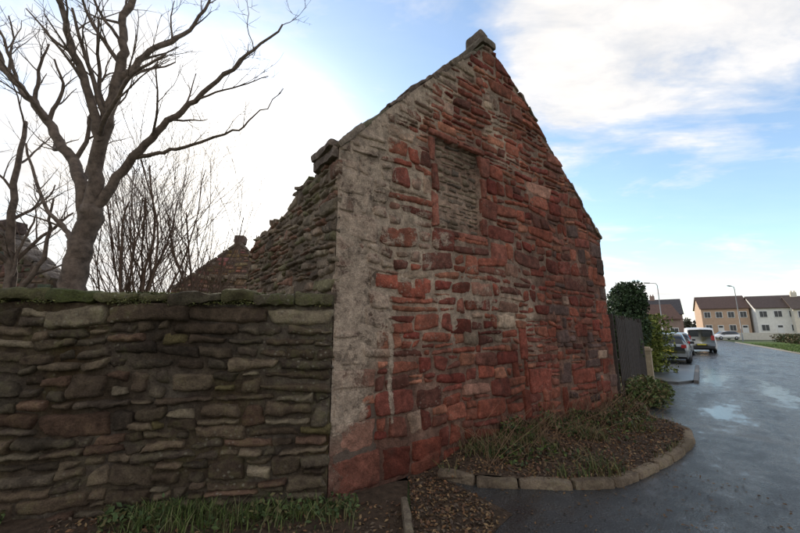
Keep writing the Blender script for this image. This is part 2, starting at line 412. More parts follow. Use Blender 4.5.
def leafcloud(name,P,size,cols,mat,rng,parent=None,nor=None,up=0.0,aspect=1.6):
    n=len(P);P=np.asarray(P)
    d=rng.normal(size=(n,3));d[:,2]+=up;d/=np.linalg.norm(d,axis=1)[:,None]
    e=rng.normal(size=(n,3));e-=(e*d).sum(1)[:,None]*d;e/=np.linalg.norm(e,axis=1)[:,None]
    f=np.cross(d,e)
    s=(size*(.6+.8*rng.random(n)))[:,None]
    V=np.stack([P-e*s*aspect*.5,P+f*s*.42+d*s*.08,P+e*s*aspect*.5,P-f*s*.42+d*s*.08],1).reshape(-1,3)
    F=np.arange(4*n).reshape(-1,4)
    cols=np.array(cols);c=cols[rng.integers(0,len(cols),n)]*(.65+.7*rng.random(n))[:,None]
    mb=MB();mb.add(V,F,np.repeat(c,4,0));return mb.obj(name,mat,smooth=False,parent=parent)
def blades(name,P,h,cols,mat,rng,width=.006,lean=.5,parent=None):
    n=len(P);P=np.asarray(P);H=h*(.45+.8*rng.random(n))
    a=rng.random(n)*2*math.pi;dx=np.stack([np.cos(a),np.sin(a),0*a],1);sd=np.stack([-np.sin(a),np.cos(a),0*a],1)
    ln=(lean*rng.random(n)*H)[:,None];up=np.array([0,0,1.])
    w=(width*(.6+.8*rng.random(n)))[:,None]
    p1=P+up*H[:,None]*.55+dx*ln*.3;p2=P+up*H[:,None]*.9+dx*ln
    V=np.stack([P-sd*w,P+sd*w,p1+sd*w*.8,p1-sd*w*.8,p2+sd*w*.15,p2-sd*w*.15],1).reshape(-1,3)
    b=np.arange(n)[:,None]*6
    F=np.concatenate([b+np.array([0,1,2,3]),b+np.array([3,2,4,5])])
    cols=np.array(cols);c=cols[rng.integers(0,len(cols),n)]*(.65+.7*rng.random(n))[:,None]
    mb=MB();mb.add(V,F,np.repeat(c,6,0));return mb.obj(name,mat,smooth=False,parent=parent)
ng=np.random.default_rng(4)
n=36000;s=ng.random(n)*8;d=ng.random(n)*.3-.1
m=fbm(s*2,d*3,2,3)>-.2
s,d=s[m],d[m]
zz=1.968-np.clip((d-.08)/.12,0,1)**2*.11+.012*fbm(s*6,d*4,7,2)
P=np.array(BO)+s[:,None]*BU+(d[:,None]-.12)*BN+np.stack([0*s,0*s,zz],1)+ng.normal(size=(len(s),3))*.010
leafcloud('coping_moss',P,.014,[(.1,.11,.03),(.14,.13,.04),(.07,.08,.025),(.12,.11,.045)],M_leaf,ng,parent=bw,up=1.5)
# ================================================================= GROUND
def ground_mat():
    m,nt,b=newmat('ground_soil_grass');tc=nt.nodes.new('ShaderNodeTexCoord').outputs['Object']
    n1=noise(nt,tc,.35,5,.65);n2=noise(nt,tc,18,5,.7)
    c=mix(nt,ramp(nt,n1,[(.35,0.),(.65,1.)]),(.055,.085,.022),(.085,.095,.035))
    c=mix(nt,1.0,c,ramp(nt,n2,[(.25,.5),(.75,1.5)]),'MULTIPLY')
    nt.links.new(c,b.inputs['Base Color']);b.inputs['Roughness'].default_value=.95;bump(nt,b,n2,1,.04);return m
rawmesh('ground',[(-1500,-1500,-.02),(1500,-1500,-.02),(1500,1500,-.02),(-1500,1500,-.02)],[[0,1,2,3]],ground_mat())
RD=np.array([.639,.769]);RP=np.array([.769,-.639])
def rp(al,pe,z=0):
    x=RD*al+RP*pe
    return (x[0],x[1],z)
def asphalt():
    m,nt,b=newmat('wet_asphalt');tc=nt.nodes.new('ShaderNodeTexCoord').outputs['Object']
    mp=nt.nodes.new('ShaderNodeMapping');mp.inputs['Rotation'].default_value=(0,0,R(39.7));nt.links.new(tc,mp.inputs[0])
    mp2=nt.nodes.new('ShaderNodeMapping');mp2.inputs['Scale'].default_value=(1,.3,1);nt.links.new(mp.outputs[0],mp2.inputs[0])
    n1=noise(nt,mp2.outputs[0],.55,5,.6);n2=noise(nt,tc,62,3,.8);n3=noise(nt,tc,3.5,6,.7);n4=noise(nt,mp2.outputs[0],1.6,6,.7,.3)
    c=mix(nt,ramp(nt,n1,[(.35,0.),(.65,1.)]),(.032,.032,.032),(.062,.06,.056))
    c=mix(nt,1.0,c,ramp(nt,n2,[(.3,.3),(.5,.85),(.72,3.2)]),'MULTIPLY')
    c=mix(nt,1.0,c,ramp(nt,n3,[(.3,.6),(.7,1.4)]),'MULTIPLY')
    sx=nt.nodes.new('ShaderNodeSeparateXYZ');nt.links.new(tc,sx.inputs[0])
    def blob(cx,cy,ra,rb_):
        dx=mth(nt,'SUBTRACT',sx.outputs[0],cx);dy=mth(nt,'SUBTRACT',sx.outputs[1],cy)
        al=mth(nt,'ADD',mth(nt,'MULTIPLY',dx,.639),mth(nt,'MULTIPLY',dy,.769))
        pe=mth(nt,'SUBTRACT',mth(nt,'MULTIPLY',dx,.769),mth(nt,'MULTIPLY',dy,.639))
        q=mth(nt,'ADD',mth(nt,'POWER',mth(nt,'DIVIDE',mth(nt,'ABSOLUTE',al),ra),2),mth(nt,'POWER',mth(nt,'DIVIDE',mth(nt,'ABSOLUTE',pe),rb_),2))
        return mth(nt,'SUBTRACT',1.0,q,clamp=True)
    pd=mth(nt,'MAXIMUM',blob(9.9,9.9,3.8,.5),mth(nt,'MAXIMUM',blob(6.6,7.6,2.2,.5),blob(11.5,13.5,5,.6)))
    w=mth(nt,'ADD',n4,mth(nt,'MULTIPLY',pd,.24))
    w=mth(nt,'ADD',w,mth(nt,'MULTIPLY',mth(nt,'SUBTRACT',n3,.5),.55))
    w=mth(nt,'ADD',w,mth(nt,'MULTIPLY',mth(nt,'SUBTRACT',n2,.5),.3))
    wet=ramp(nt,w,[(.0,0.),(.40,.0),(.55,.45),(.70,1.)])
    c=mix(nt,mth(nt,'MULTIPLY',wet,.55),c,(.02,.02,.02))
    nt.links.new(c,b.inputs['Base Color'])
    ro=ramp(nt,wet,[(0.,.42),(.5,.18),(1.,.05)])
    nt.links.new(ro,b.inputs['Roughness'])
    bm=nt.nodes.new('ShaderNodeBump');bm.inputs['Distance'].default_value=.014
    nt.links.new(mth(nt,'MULTIPLY_ADD',wet,-.9,1.0),bm.inputs['Strength'])
    nt.links.new(mth(nt,'ADD',n2,mth(nt,'MULTIPLY',n3,1.0)),bm.inputs['Height']);nt.links.new(bm.outputs[0],b.inputs['Normal'])
    return m
M_as=asphalt()
g=lambda s,d:(gp(s,0,d)[0],gp(s,0,d)[1],0)
pts=[(.1,-25,0),(.1,4.2,0),g(1.0,-.1),g(W,-.1),(4.9,7.9,0),(7.7,11.2,0)]
pts+=[rp(20,-2.4),rp(40,-2.6),rp(70,-3.8),rp(110,-8),rp(112,2),rp(70,3.6),rp(48,4.8),rp(30,5.7),rp(10,6.0),rp(-10,6.0),rp(-30,6.0)]
rawmesh('road',pts,[list(range(len(pts)))],M_as)
M_soil=simple('soil_leaf_litter',(.085,.056,.036),.95,var=.6,scale=12,bumpd=.05,spec=.2,det=6)
KB=[(.42,4.33),(.62,4.13),(.86,4.13),(1.4,4.06),(1.95,4.02),(2.3,4.09),(2.93,4.5),(3.55,4.95),(4.05,5.36),(4.42,5.75),(4.6,6.1),(4.62,6.4),(4.48,6.7),(4.62,7.1),(5.05,7.75)]
bed=[(x,y) for x,y in KB]+[tuple(gp(W,0,0)[:2]),tuple(gp(.9,0,-.05)[:2])]
def inpoly(x,y,poly):
    c=np.zeros(len(x),bool);j=len(poly)-1
    for i in range(len(poly)):
        xi,yi=poly[i][0],poly[i][1];xj,yj=poly[j][0],poly[j][1]
        k=((yi>y)!=(yj>y))&(x<(xj-xi)*(y-yi)/(yj-yi+1e-12)+xi);c^=k;j=i
    return c
def bedz(X,Y):
    d=(X-GO[0])*GN[0]+(Y-GO[1])*GN[1]
    return (.05+.13*np.exp(-np.clip(d,0,9)*1.5)+.025*fbm(X*3,Y*3,1,3))*sstep(.2,.95,X)-.012*(1-sstep(.2,.95,X))
kp=np.array(KB);seg=np.linalg.norm(np.diff(kp,axis=0),axis=1);cum=np.concatenate([[0],np.cumsum(seg)])
def kat(t):
    return np.array([np.interp(t,cum,kp[:,0]),np.interp(t,cum,kp[:,1])])
nu,nv=110,50
tt=np.linspace(0,1,nu);vv=np.linspace(0,1,nv)
A=np.array([kat(t*cum[-1]) for t in tt]);Bb=np.array([gp(.72+(W-.6)*t,0,-.03)[:2] for t in tt])
G=A[:,None,:]*(1-vv)[None,:,None]+Bb[:,None,:]*vv[None,:,None]
Zb=bedz(G[...,0],G[...,1])
mb=MB();mb.add(np.concatenate([G,Zb[...,None]],-1).reshape(-1,3),gridfaces(nu,nv),(.1,.1,.1))
mb.obj('planting_bed_soil',M_soil)
mb=MB();rk=random.Random(8)
t=0;i=0
while t<cum[-1]-.2:
    l=rk.uniform(.42,.62);t1=min(t+l,cum[-1])
    a,b=kat(t),kat(t1);d=b-a;ln=np.linalg.norm(d);d=np.array([d[0],d[1],0])/ln
    nrm=np.array([d[1],-d[0],0])
    c=np.array([(a[0]+b[0])/2,(a[1]+b[1])/2,-.01+rk.uniform(-.01,.008)])+nrm*rk.uniform(-.012,.012)
    v=rk.uniform(.75,1.2)
    block(mb,c,(d,nrm,(0,0,1)),(ln-.014,.13,.19),i*3.3,(.22*v,.165*v,.115*v),rough=.01,rnd=.03,res=.035)
    t=t1;i+=1
mb.obj('bed_kerb',M_kerb)
mb=MB()
for i,(x,y) in enumerate([(.06,3.42),(.10,2.80),(.13,2.2)]):
    block(mb,(x,y,.0),((.06,-1,0),(1,.06,0),(0,0,1)),(.6,.07,.12),i,(.22,.17,.12),rough=.01,rnd=.02,res=.035)
mb.obj('edging_kerb',M_kerb)
lit=[(.1,4.5),(.1,2.9),(.55,2.95),(1.0,3.5),(.62,4.08),(.5,4.2),(1.0,5.1)]
rawmesh('verge_soil',[(x,y,.004) for x,y in lit],[list(range(len(lit)))],M_soil)
rawmesh('wall_foot_soil',[(-9,2.7,-.012),(.03,3.0,-.012),(.1,4.5,-.012),(-9,3.6,-.012)],[[0,1,2,3]],M_soil)
# grasses
GR=[(.06,.085,.02),(.09,.11,.03),(.045,.065,.018),(.13,.12,.05)]
def along_wall(n,smin,smax,w,rg):
    s=smin+(smax-smin)*rg.random(n);d=np.abs(rg.normal(size=n))*w+.03
    return s,d
s,d=along_wall(9000,-.3,6.5,.19,ng);m=(fbm(s*1.6,d*2,5,3)>0.0)&((s>.6)|(ng.random(len(s))<.5));s,d=s[m],d[m]
P=np.array(BO)+s[:,None]*BU+d[:,None]*BN+np.array([0,0,-.02])
blades('wall_foot_grass',P,.15,[(.075,.105,.025),(.11,.135,.035),(.05,.075,.02),(.14,.13,.055)],M_leaf,ng,width=.004,lean=1.2)
n=2600;s=ng.random(n)*4.0-.3;d=np.abs(ng.normal(size=n))*.16+.05;m=fbm(s*2.5,d,9,2)>0.05;s,d=s[m],d[m]
P=np.array(BO)+s[:,None]*BU+d[:,None]*BN+np.array([0,0,.01])+np.abs(ng.normal(size=(len(s),3)))*[0,0,.045]
leafcloud('wall_foot_weed',P,.032,[(.06,.09,.03),(.09,.12,.04),(.12,.1,.04)],M_leaf,ng,up=.7)
def bedpts(n,smin,smax,dfun):
    s=smin+(smax-smin)*ng.random(n);d=dfun(n)
    P=np.array([gp(a,0,b) for a,b in zip(s,d)]);m=inpoly(P[:,0],P[:,1],bed);P,s,d=P[m],s[m],d[m]
    P[:,2]=bedz(P[:,0],P[:,1]);return P,s,d
P,s,d=bedpts(13000,.9,6.4,lambda n:.03+2.4*ng.random(n))
m=(fbm(P[:,0]*2.2,P[:,1]*2.2,3,4)+.3*np.exp(-d*1.6)>.27)
blades('bed_grass',P[m],.14,GR+[(.16,.12,.05),(.13,.09,.045)],M_leaf,ng,width=.0045,lean=1.5)
P,s,d=bedpts(12000,1.9,6.3,lambda n:.02+np.abs(ng.normal(size=n))*.34)
hh=(.05+.48*np.clip(fbm(s*1.8,d*1.5,7,3)+.25,0,1)*np.exp(-d*.9))*sstep(1.7,2.6,s)
m=fbm(P[:,0]*2.6,P[:,1]*2.6,13,3)>.02
Q=(P+np.stack([0*s,0*s,hh*ng.random(len(s))**.7],1))[m]
leafcloud('bed_weeds',Q,.036,[(.05,.07,.022),(.08,.095,.03),(.035,.048,.018),(.13,.09,.05),(.12,.06,.035),(.1,.13,.03)],M_leaf,ng,up=.8)
P,s,d=bedpts(14000,.4,6.4,lambda n:.02+2.6*ng.random(n))
Q=P+np.array([0,0,.012])
x=.05+.8*ng.random(1500);y=3.0+1.3*ng.random(1500)
Q=np.concatenate([Q,np.stack([x,y,0*x+.015],1)[inpoly(x,y,lit)]])
x=-3+3.1*ng.random(900);y=3.15+.6*ng.random(900);Q=np.concatenate([Q,np.stack([x,y,0*x+.0],1)])
leafcloud('fallen_leaves',Q,.024,[(.18,.09,.04),(.13,.065,.035),(.24,.15,.07),(.07,.045,.03),(.1,.07,.045)],M_leaf,ng,up=2)
x=.3+3.5*ng.random(420);y=3.0+1.5*ng.random(420);m=~inpoly(x,y,bed)
leafcloud('road_leaves',np.stack([x,y,0*x+.008],1)[m],.02,[(.14,.08,.035),(.09,.055,.03)],M_leaf,ng,up=4)
class Tubes:
    def __init__(s):s.v=[];s.f=[]
    def add(s,pts,rad,k=5):
        pts=[np.array(p,float) for p in pts];n0=len(s.v);u=None
        for i,p in enumerate(pts):
            t=pts[min(i+1,len(pts)-1)]-pts[max(i-1,0)];t=t/(np.linalg.norm(t)+1e-9)
            if u is None:
                u=np.cross(t,[.3,.9,.1]);
            u=u-np.dot(u,t)*t;u=u/(np.linalg.norm(u)+1e-9);w=np.cross(t,u)
            for j in range(k):
                a=2*math.pi*j/k;s.v.append(p+(u*math.cos(a)+w*math.sin(a))*rad[i])
        for i in range(len(pts)-1):
            for j in range(k):
                a=n0+i*k+j;b=n0+i*k+(j+1)%k;s.f.append([a,b,b+k,a+k])
        s.f.append([n0+(len(pts)-1)*k+j for j in range(k)])
    def obj(s,name,mat,parent=None):return rawmesh(name,s.v,s.f,mat,parent,smooth=True)
T=Tubes();r2=random.Random(4)
for i in range(420):
    s=r2.uniform(1.6,6.1);d=abs(r2.gauss(.1,.5))+.05;p=gp(s,.06,d)
    if not inpoly(np.array([p[0]]),np.array([p[1]]),bed)[0]:continue
    h=r2.uniform(.15,.65)*(1 if d<.7 else .6);v=np.array([r2.gauss(0,.55),r2.gauss(0,.55),1])
    T.add([p,p+v*h*.5,p+v*h+np.array([r2.gauss(0,.1),r2.gauss(0,.1),-.03])],[.0035,.003,.0015],3)
T.obj('dead_stalks',simple('dead_stalk',(.2,.12,.065),.9,var=.3))
# ================================================================= TREES
def grow(T,p,d,L,r,lvl,rg,up=.06,wob=.13,k=None):
    n=max(3,int(L/.16)+1);pts=[p.copy()];rad=[r];st=L/n
    for i in range(n):
        d=d+np.array([rg.gauss(0,wob),rg.gauss(0,wob),rg.gauss(0,wob*.7)+up]);d=d/np.linalg.norm(d)
        p=p+d*st;pts.append(p.copy());rad.append(r*(1-.62*(i+1)/n))
    if lvl==0:rad[-1]=.0015
    T.add(pts,rad,k or (7 if r>.04 else 5 if r>.012 else 3))
    kids(T,pts,rad,L,lvl,rg,up,wob)
def kids(T,pts,rad,L,lvl,rg,up,wob,dens=1.0,start=.22):
    if lvl<=0:return
    n=len(pts);m=int((2.0+L*1.9)*dens)+1
    for j in range(m):
        f=start+(1-start)*(j+rg.random())/m
        i=min(n-2,int(f*(n-1)));q=f*(n-1)-i;q=min(q,1)
        p=pts[i]*(1-q)+pts[i+1]*q;t=pts[i+1]-pts[i];t=t/np.linalg.norm(t)
        r=rad[i]*(1-q)+rad[i+1]*q
        a=np.array([rg.gauss(0,1) for _ in range(3)]);a-=np.dot(a,t)*t;a/=np.linalg.norm(a)
        an=rg.uniform(.45,.95);d=t*math.cos(an)+a*math.sin(an)+np.array([0,0,.15])
        d/=np.linalg.norm(d)
        grow(T,p,d,L*rg.uniform(.38,.68)*(1.1-.4*f),max(.0042,r*rg.uniform(.4,.58)),lvl-1,rg,up,wob)
def cat(P,n=6):
    P=[np.array(p,float) for p in P];P=[2*P[0]-P[1]]+P+[2*P[-1]-P[-2]];o=[]
    for i in range(1,len(P)-2):
        for j in range(n):
            t=j/n;a,b,c,d=P[i-1:i+3]
            o.append(.5*((2*b)+(-a+c)*t+(2*a-5*b+4*c-d)*t*t+(-a+3*b-3*c+d)*t**3))
    o.append(P[-2]);return o
def limb(T,P,r0,r1,lvl,rg,L=None,dens=1,start=.2,k=12):
    pts=cat(P);n=len(pts)
    pts=[p+np.array([rg.gauss(0,.018) for _ in range(3)]) if 0<i<n-1 else p for i,p in enumerate(pts)]
    rad=[r0+(r1-r0)*(i/(n-1))**.9 for i in range(n)]
    T.add(pts,rad,k)
    LL=L or sum(np.linalg.norm(pts[i+1]-pts[i]) for i in range(n-1))*.55
    kids(T,pts,rad,LL,lvl,rg,.06,.13,dens,start)
rt=random.Random(77);tree=empty('bare_tree');T=Tubes()
limb(T,[(-5.52,6,0),(-5.54,6,1.2),(-5.58,6,2.4),(-5.52,6.02,3.1),(-5.45,6.0,3.75)],.22,.16,0,rt,k=16)
limb(T,[(-5.48,6,3.3),(-5.75,6.05,4.2),(-6.35,6.2,5.0),(-7.1,6.3,5.9),(-7.9,6.4,6.7),(-8.6,6.4,7.8)],.12,.045,3,rt,dens=1.25)
limb(T,[(-5.46,6,3.5),(-5.4,5.9,4.6),(-5.2,5.8,5.6),(-5.15,5.8,6.6),(-5.3,5.9,7.6),(-5.1,6.1,9.2)],.13,.045,3,rt,dens=1.3)
limb(T,[(-5.3,5.8,4.9),(-5.55,5.5,6.0),(-6.0,5.4,7.2),(-6.3,5.3,8.8)],.08,.028,3,rt,dens=1.2)
limb(T,[(-5.46,6,3.55),(-5.0,6.0,4.45),(-4.4,5.9,5.15),(-3.8,5.9,5.8),(-3.0,5.9,6.6),(-2.3,6,7.5)],.09,.016,3,rt,dens=.95,start=.3)
limb(T,[(-5.15,5.8,6.1),(-4.7,5.9,6.8),(-4.2,6.1,7.5),(-3.8,6.2,8.6)],.065,.02,3,rt,dens=1.0)
limb(T,[(-4.8,6.0,4.7),(-4.2,6.0,4.85),(-3.4,6.0,5.1),(-2.8,6,5.4),(-2.2,6,6.1)],.04,.007,2,rt,L=1.0,dens=1.0)
limb(T,[(-5.5,6,2.9),(-6.0,6.2,3.35),(-6.6,6.3,3.9),(-7.3,6.4,5.2)],.06,.018,3,rt,L=1.6,dens=1.1)
T.obj('trunk_and_branches',M_bark,tree)
t2=empty('bare_tree');T=Tubes();rt=random.Random(5)
limb(T,[(-8.3,7.6,0),(-8.4,7.6,2.5),(-8.7,7.6,4.2),(-8.9,7.7,6.5)],.14,.04,3,rt,dens=.8)
limb(T,[(-8.3,7.6,2.2),(-7.9,7.7,3.2),(-8.0,7.8,4.6)],.07,.02,3,rt,L=1.6)
T.obj('trunk_and_branches',M_bark,t2)
for q,(bx_,by,ht,c) in enumerate([(-6.1,8.6,6.0,8),(-5.3,9.0,5.2,6),(-7.2,9.4,5.6,6)]):
    e=empty('bare_shrub_tree');T=Tubes();rt=random.Random(50+q)
    for i in range(c):
        a=rt.uniform(0,6.28);l=rt.uniform(.1,.42);d=np.array([math.cos(a)*l,math.sin(a)*l,1.])
        grow(T,np.array([bx_,by,0.])+d*.1,d/np.linalg.norm(d),ht*rt.uniform(.7,1),rt.uniform(.028,.046),2,rt,up=.05,wob=.06)
    T.obj('stems',M_twig,e)
# ================================================================= outbuilding ruins beyond wall
def small_ruin(name,O,U,N,width,eave,apex,aps,seed,cols,hole=None):
    e=empty(name);O=np.array(O,float)
    tp=lambda s:np.minimum(eave+(apex-eave)*np.asarray(s)/aps,apex-(apex-eave)*(np.asarray(s)-aps)/(width-aps))
    rg=random.Random(seed)
    mb=MB();stones(mb,O,U,N,layout(rg,0,width,1.2,apex,.12,.24,.2,.55,excl=[hole] if hole else []),lambda r,s,z,k:[x*r.uniform(.7,1.2) for x in r.choice(cols)],top=tp,seed=seed,res=.08)
    mb.obj('gable_stones',M_gable,parent=e)
    prism('gable_core',O,U,N,[(0,0),(width,0)]+[(s,float(tp(s))-.02) for s in (width,aps,0)],.0,-.5,M_core,e)
    mb=MB()
    for (a,b) in ((0,aps),(width,aps)):
        n=6
        for i in range(n):
            s0=a+(b-a)*i/n;s1=a+(b-a)*(i+1)/n;d=np.array(U)*(s1-s0)+np.array([0,0,float(tp(s1)-tp(s0))]);ln=np.linalg.norm(d);d/=ln
            nn=np.cross(d,N);nn=nn if nn[2]>0 else -nn
            block(mb,O+np.array(U)*(s0+s1)/2+np.array([0,0,float(tp((s0+s1)/2))+.03])-np.array(N)*.25,(d,N,nn),(ln-.02,.62,.12),i,(.2,.16,.13),rough=.02,rnd=.04,res=.12)
    block(mb,O+np.array(U)*aps+np.array([0,0,apex+.18])-np.array(N)*.25,(U,N,(0,0,1)),(.42,.5,.34),2,(.2,.14,.12),rnd=.04)
    mb.obj('skew_copes',M_gable,parent=e);return e
REDS=[(.28,.15,.10),(.32,.2,.14),(.22,.12,.08)]
small_ruin('ruined_outbuilding',(-9.0,13.9,0),(.98,.2,0),(.2,-.98,0),4.6,3.2,5.2,2.35,60,REDS)
GRY=[(.16,.115,.08),(.2,.14,.1),(.13,.1,.08)]
small_ruin('stone_outbuilding',(-12.5,9.6,0),(.99,-.1,0),(-.1,-.99,0),3.4,2.9,4.3,1.5,61,GRY)
e=empty('ruined_rear_wall');mb=MB();rr=random.Random(3)
stones(mb,(-6.35,10.8,0),(.97,.24,0),(.24,-.97,0),layout(rr,0,1.5,1.4,3.25,.1,.2,.2,.45,excl=[(.5,.95,2.5,2.95)]),lambda r,s,z,k:[x*r.uniform(.8,1.3) for x in r.choice([(.38,.28,.19),(.32,.22,.15)])],top=lambda s:3.15+.15*np.sin(np.asarray(s)*6),seed=12,res=.07)
mortar(mb,(-6.35,10.8,0),(.97,.24,0),(.24,-.97,0),0,1.5,0,lambda s:3.1,lambda S,Z:np.zeros(S.shape+(3,))+np.array([.15,.11,.08]),res=.08)
for i in range(9):block(mb,(-6.3+i*.17,10.9+i*.04,3.2+rr.uniform(-.04,.1)),((1,.2,rr.uniform(-.3,.3)),(.2,-1,0),(0,0,1)),(.25,.4,.12),i,(.32,.25,.18),rnd=.03,res=.1)
mb.obj('wall_stones',M_gable,parent=e)
# ================================================================= RIGHT SIDE
M_wood=simple('weathered_timber',(.045,.032,.024),.85,var=.5,scale=15,bumpd=.01)
def bx(V,F,c,ax,dims):
    c=np.array(c,float);n=len(V)
    for i in (-1,1):
        for j in (-1,1):
            for k in (-1,1):V.append(c+np.array(ax[0])*i*dims[0]/2+np.array(ax[1])*j*dims[1]/2+np.array(ax[2])*k*dims[2]/2)
    F+= [[n+a for a in f] for f in ([0,1,3,2],[4,6,7,5],[0,4,5,1],[2,3,7,6],[0,2,6,4],[1,5,7,3])]
def fence():
    V=[];F=[];a=np.array([4.75,8.0,0]);b=np.array([7.5,11.25,0]);d=b-a;L=np.linalg.norm(d);d/=L;nn=np.array([d[1],-d[0],0]);Z=np.array([0,0,1.])
    for i in range(4):
        bx(V,F,a+d*L*i/3+Z*.98-nn*.05,(d,nn,Z),(.09,.09,2.0))
    for z in (.25,.95,1.7):bx(V,F,a+d*L/2+Z*z,(d,nn,Z),(L,.035,.08))
    n=int(L/.14);r=random.Random(2)
    for i in range(n):
        h=1.85+.06*r.uniform(-1,1);bx(V,F,a+d*((i+.5)*L/n+r.uniform(-.012,.012))+Z*(h/2+.05)+nn*.032,(d,nn,Z+d*r.uniform(-.01,.01)),(.075+r.uniform(-.012,.012),.018,h))
    e=empty('timber_fence');rawmesh('pales_and_posts',V,F,M_wood,e)
fence()
M_white=simple('painted_render',(.6,.56,.48),.8,var=.15,scale=4)
M_tan=simple('tan_stone',(.38,.3,.2),.85,var=.3,scale=9,bumpd=.01)
V=[];F=[];c=np.array([7.75,11.5,0]);d=np.array([.639,.769,0]);nn=np.array([.769,-.639,0]);Z=np.array([0,0,1.])
e=empty('gate_pillar');bx(V,F,c+Z*.5,(d,nn,Z),(.26,.26,1.0));bx(V,F,c+Z*1.03,(d,nn,Z),(.32,.32,.06));bx(V,F,c+Z*1.085,(d,nn,Z),(.22,.22,.05));rawmesh('pillar',V,F,M_tan,e)
def volume(rg,c,rad,n,pw=.35,nz=.28,sq=False):
    d=rg.normal(size=(n,3))
    d/=np.linalg.norm(d,axis=1)[:,None]
    if sq:
        d=d/np.max(np.abs(d),axis=1)[:,None]*.97
    r=rg.random(n)**pw
    r=r*(1+nz*fbm(d[:,0]*2.2+c[0],d[:,1]*2.2,d[:,2]*2.2+c[1],3))
    return np.array(c)+d*r[:,None]*np.array(rad)
DG=[(.035,.06,.022),(.05,.08,.03),(.025,.04,.018)]
e=empty('clipped_evergreen_tree')
P=np.concatenate([volume(ng,(9.1,14.2,2.8),(.68,.68,.75),5000,.3,.3),volume(ng,(8.6,14.1,1.7),(1.1,.9,1.2),6000,.3,.3)]);leafcloud('crown',P,.075,DG,M_leaf,ng,parent=e)
T=Tubes();T.add([(9.1,14.2,0),(9.1,14.2,2.6)],[.08,.05],8);T.obj('trunk',M_bark,e)
e=empty('conifer_hedge')
YG=[(.16,.19,.035),(.13,.16,.03),(.2,.21,.045),(.08,.11,.02)]
P=np.concatenate([volume(ng,(9.6,14.8,1.1),(1.0,.9,1.2),8500,.25,.12,True),volume(ng,(11.5,18.4,1.0),(1.0,1.1,1.05),6000,.25,.12,True)]);leafcloud('foliage',P,.08,YG,M_leaf,ng,parent=e)
e=empty('evergreen_shrub')
P=volume(ng,(6.2,11.2,1.15),(1.1,.9,1.15),6000,.25,.25);leafcloud('foliage',P,.07,DG+[(.06,.08,.03)],M_leaf,ng,parent=e)
e=empty('fence_foot_shrub')
P=np.concatenate([volume(ng,(5.35,8.15,.25),(.5,.45,.4),1800,.4,.3),volume(ng,(6.2,9.3,.2),(.5,.6,.3),1500,.4,.3)]);leafcloud('foliage',P,.05,[(.07,.1,.03),(.1,.12,.035),(.12,.09,.04)],M_leaf,ng,parent=e)
e=empty('garden_hedge')
P=np.concatenate([volume(ng,rp(a,-4.4,.75),(1.6,1.6,.9),1800,.3,.2,True) for a in range(26,60,3)]);leafcloud('foliage',P,.15,DG+YG[:2],M_leaf,ng,parent=e)
M_pave=simple('damp_pavement',(.06,.06,.058),.4,var=.35,scale=3,bumpd=.004)
V=[rp(13.9,-2.1),rp(14.2,-.7),rp(15,-.35),rp(21.5,-.35),rp(21.5,-2.35),rp(19,-2.3)]
def slab(name,pts,z0,z1,mat,parent=None):
    n=len(pts);V=[(p[0],p[1],z0) for p in pts]+[(p[0],p[1],z1) for p in pts]
    F=[list(range(n))[::-1],list(range(n,2*n))]+[[i,(i+1)%n,n+(i+1)%n,n+i] for i in range(n)]
    return rawmesh(name,V,F,mat,parent)
slab('pavement',V,-.01,.07,M_pave)
slab('kerb',[rp(14.9,-.34),rp(21.5,-.34),rp(21.5,-.22),rp(14.9,-.22)],-.01,.08,simple('kerb_conc',(.11,.1,.09),.7,var=.3))
slab('verge_kerb',[rp(-10,6.0),rp(10,6.0),rp(30,5.7),rp(48,4.8),rp(70,3.6),rp(70,3.75),rp(48,4.95),rp(30,5.85),rp(10,6.15),rp(-10,6.15)],-.01,.11,simple('kerb_conc2',(.2,.19,.17),.7,var=.2))
vm=simple('verge_grass',(.085,.13,.03),.9,var=.45,scale=5,bumpd=.05,spec=.2)
slab('grass_verge',[rp(-10,6.15),rp(10,6.15),rp(30,5.85),rp(48,4.95),rp(70,3.75),rp(80,20),rp(-10,30)],-.01,.1,vm)
al=15+45*ng.random(20000)**1.4;pe=5.9-.035*np.clip(al-10,0,99)+.3+8*ng.random(20000)**1.5
blades('verge_grass_blades',np.array([rp(a,p,.09) for a,p in zip(al,pe)]),.12,[(.1,.16,.035),(.13,.18,.04),(.07,.11,.025)],M_leaf,ng,width=.014,lean=.8)
e=empty('roadside_hedge')
P=np.concatenate([volume(ng,rp(a,11.5+ (a-30)*-.04,.55),(1.7,1.7,.65),1100,.3,.2,True) for a in range(26,76,3)]);leafcloud('foliage',P,.17,[(.11,.08,.04),(.08,.07,.03),(.06,.08,.03)],M_leaf,ng,parent=e)
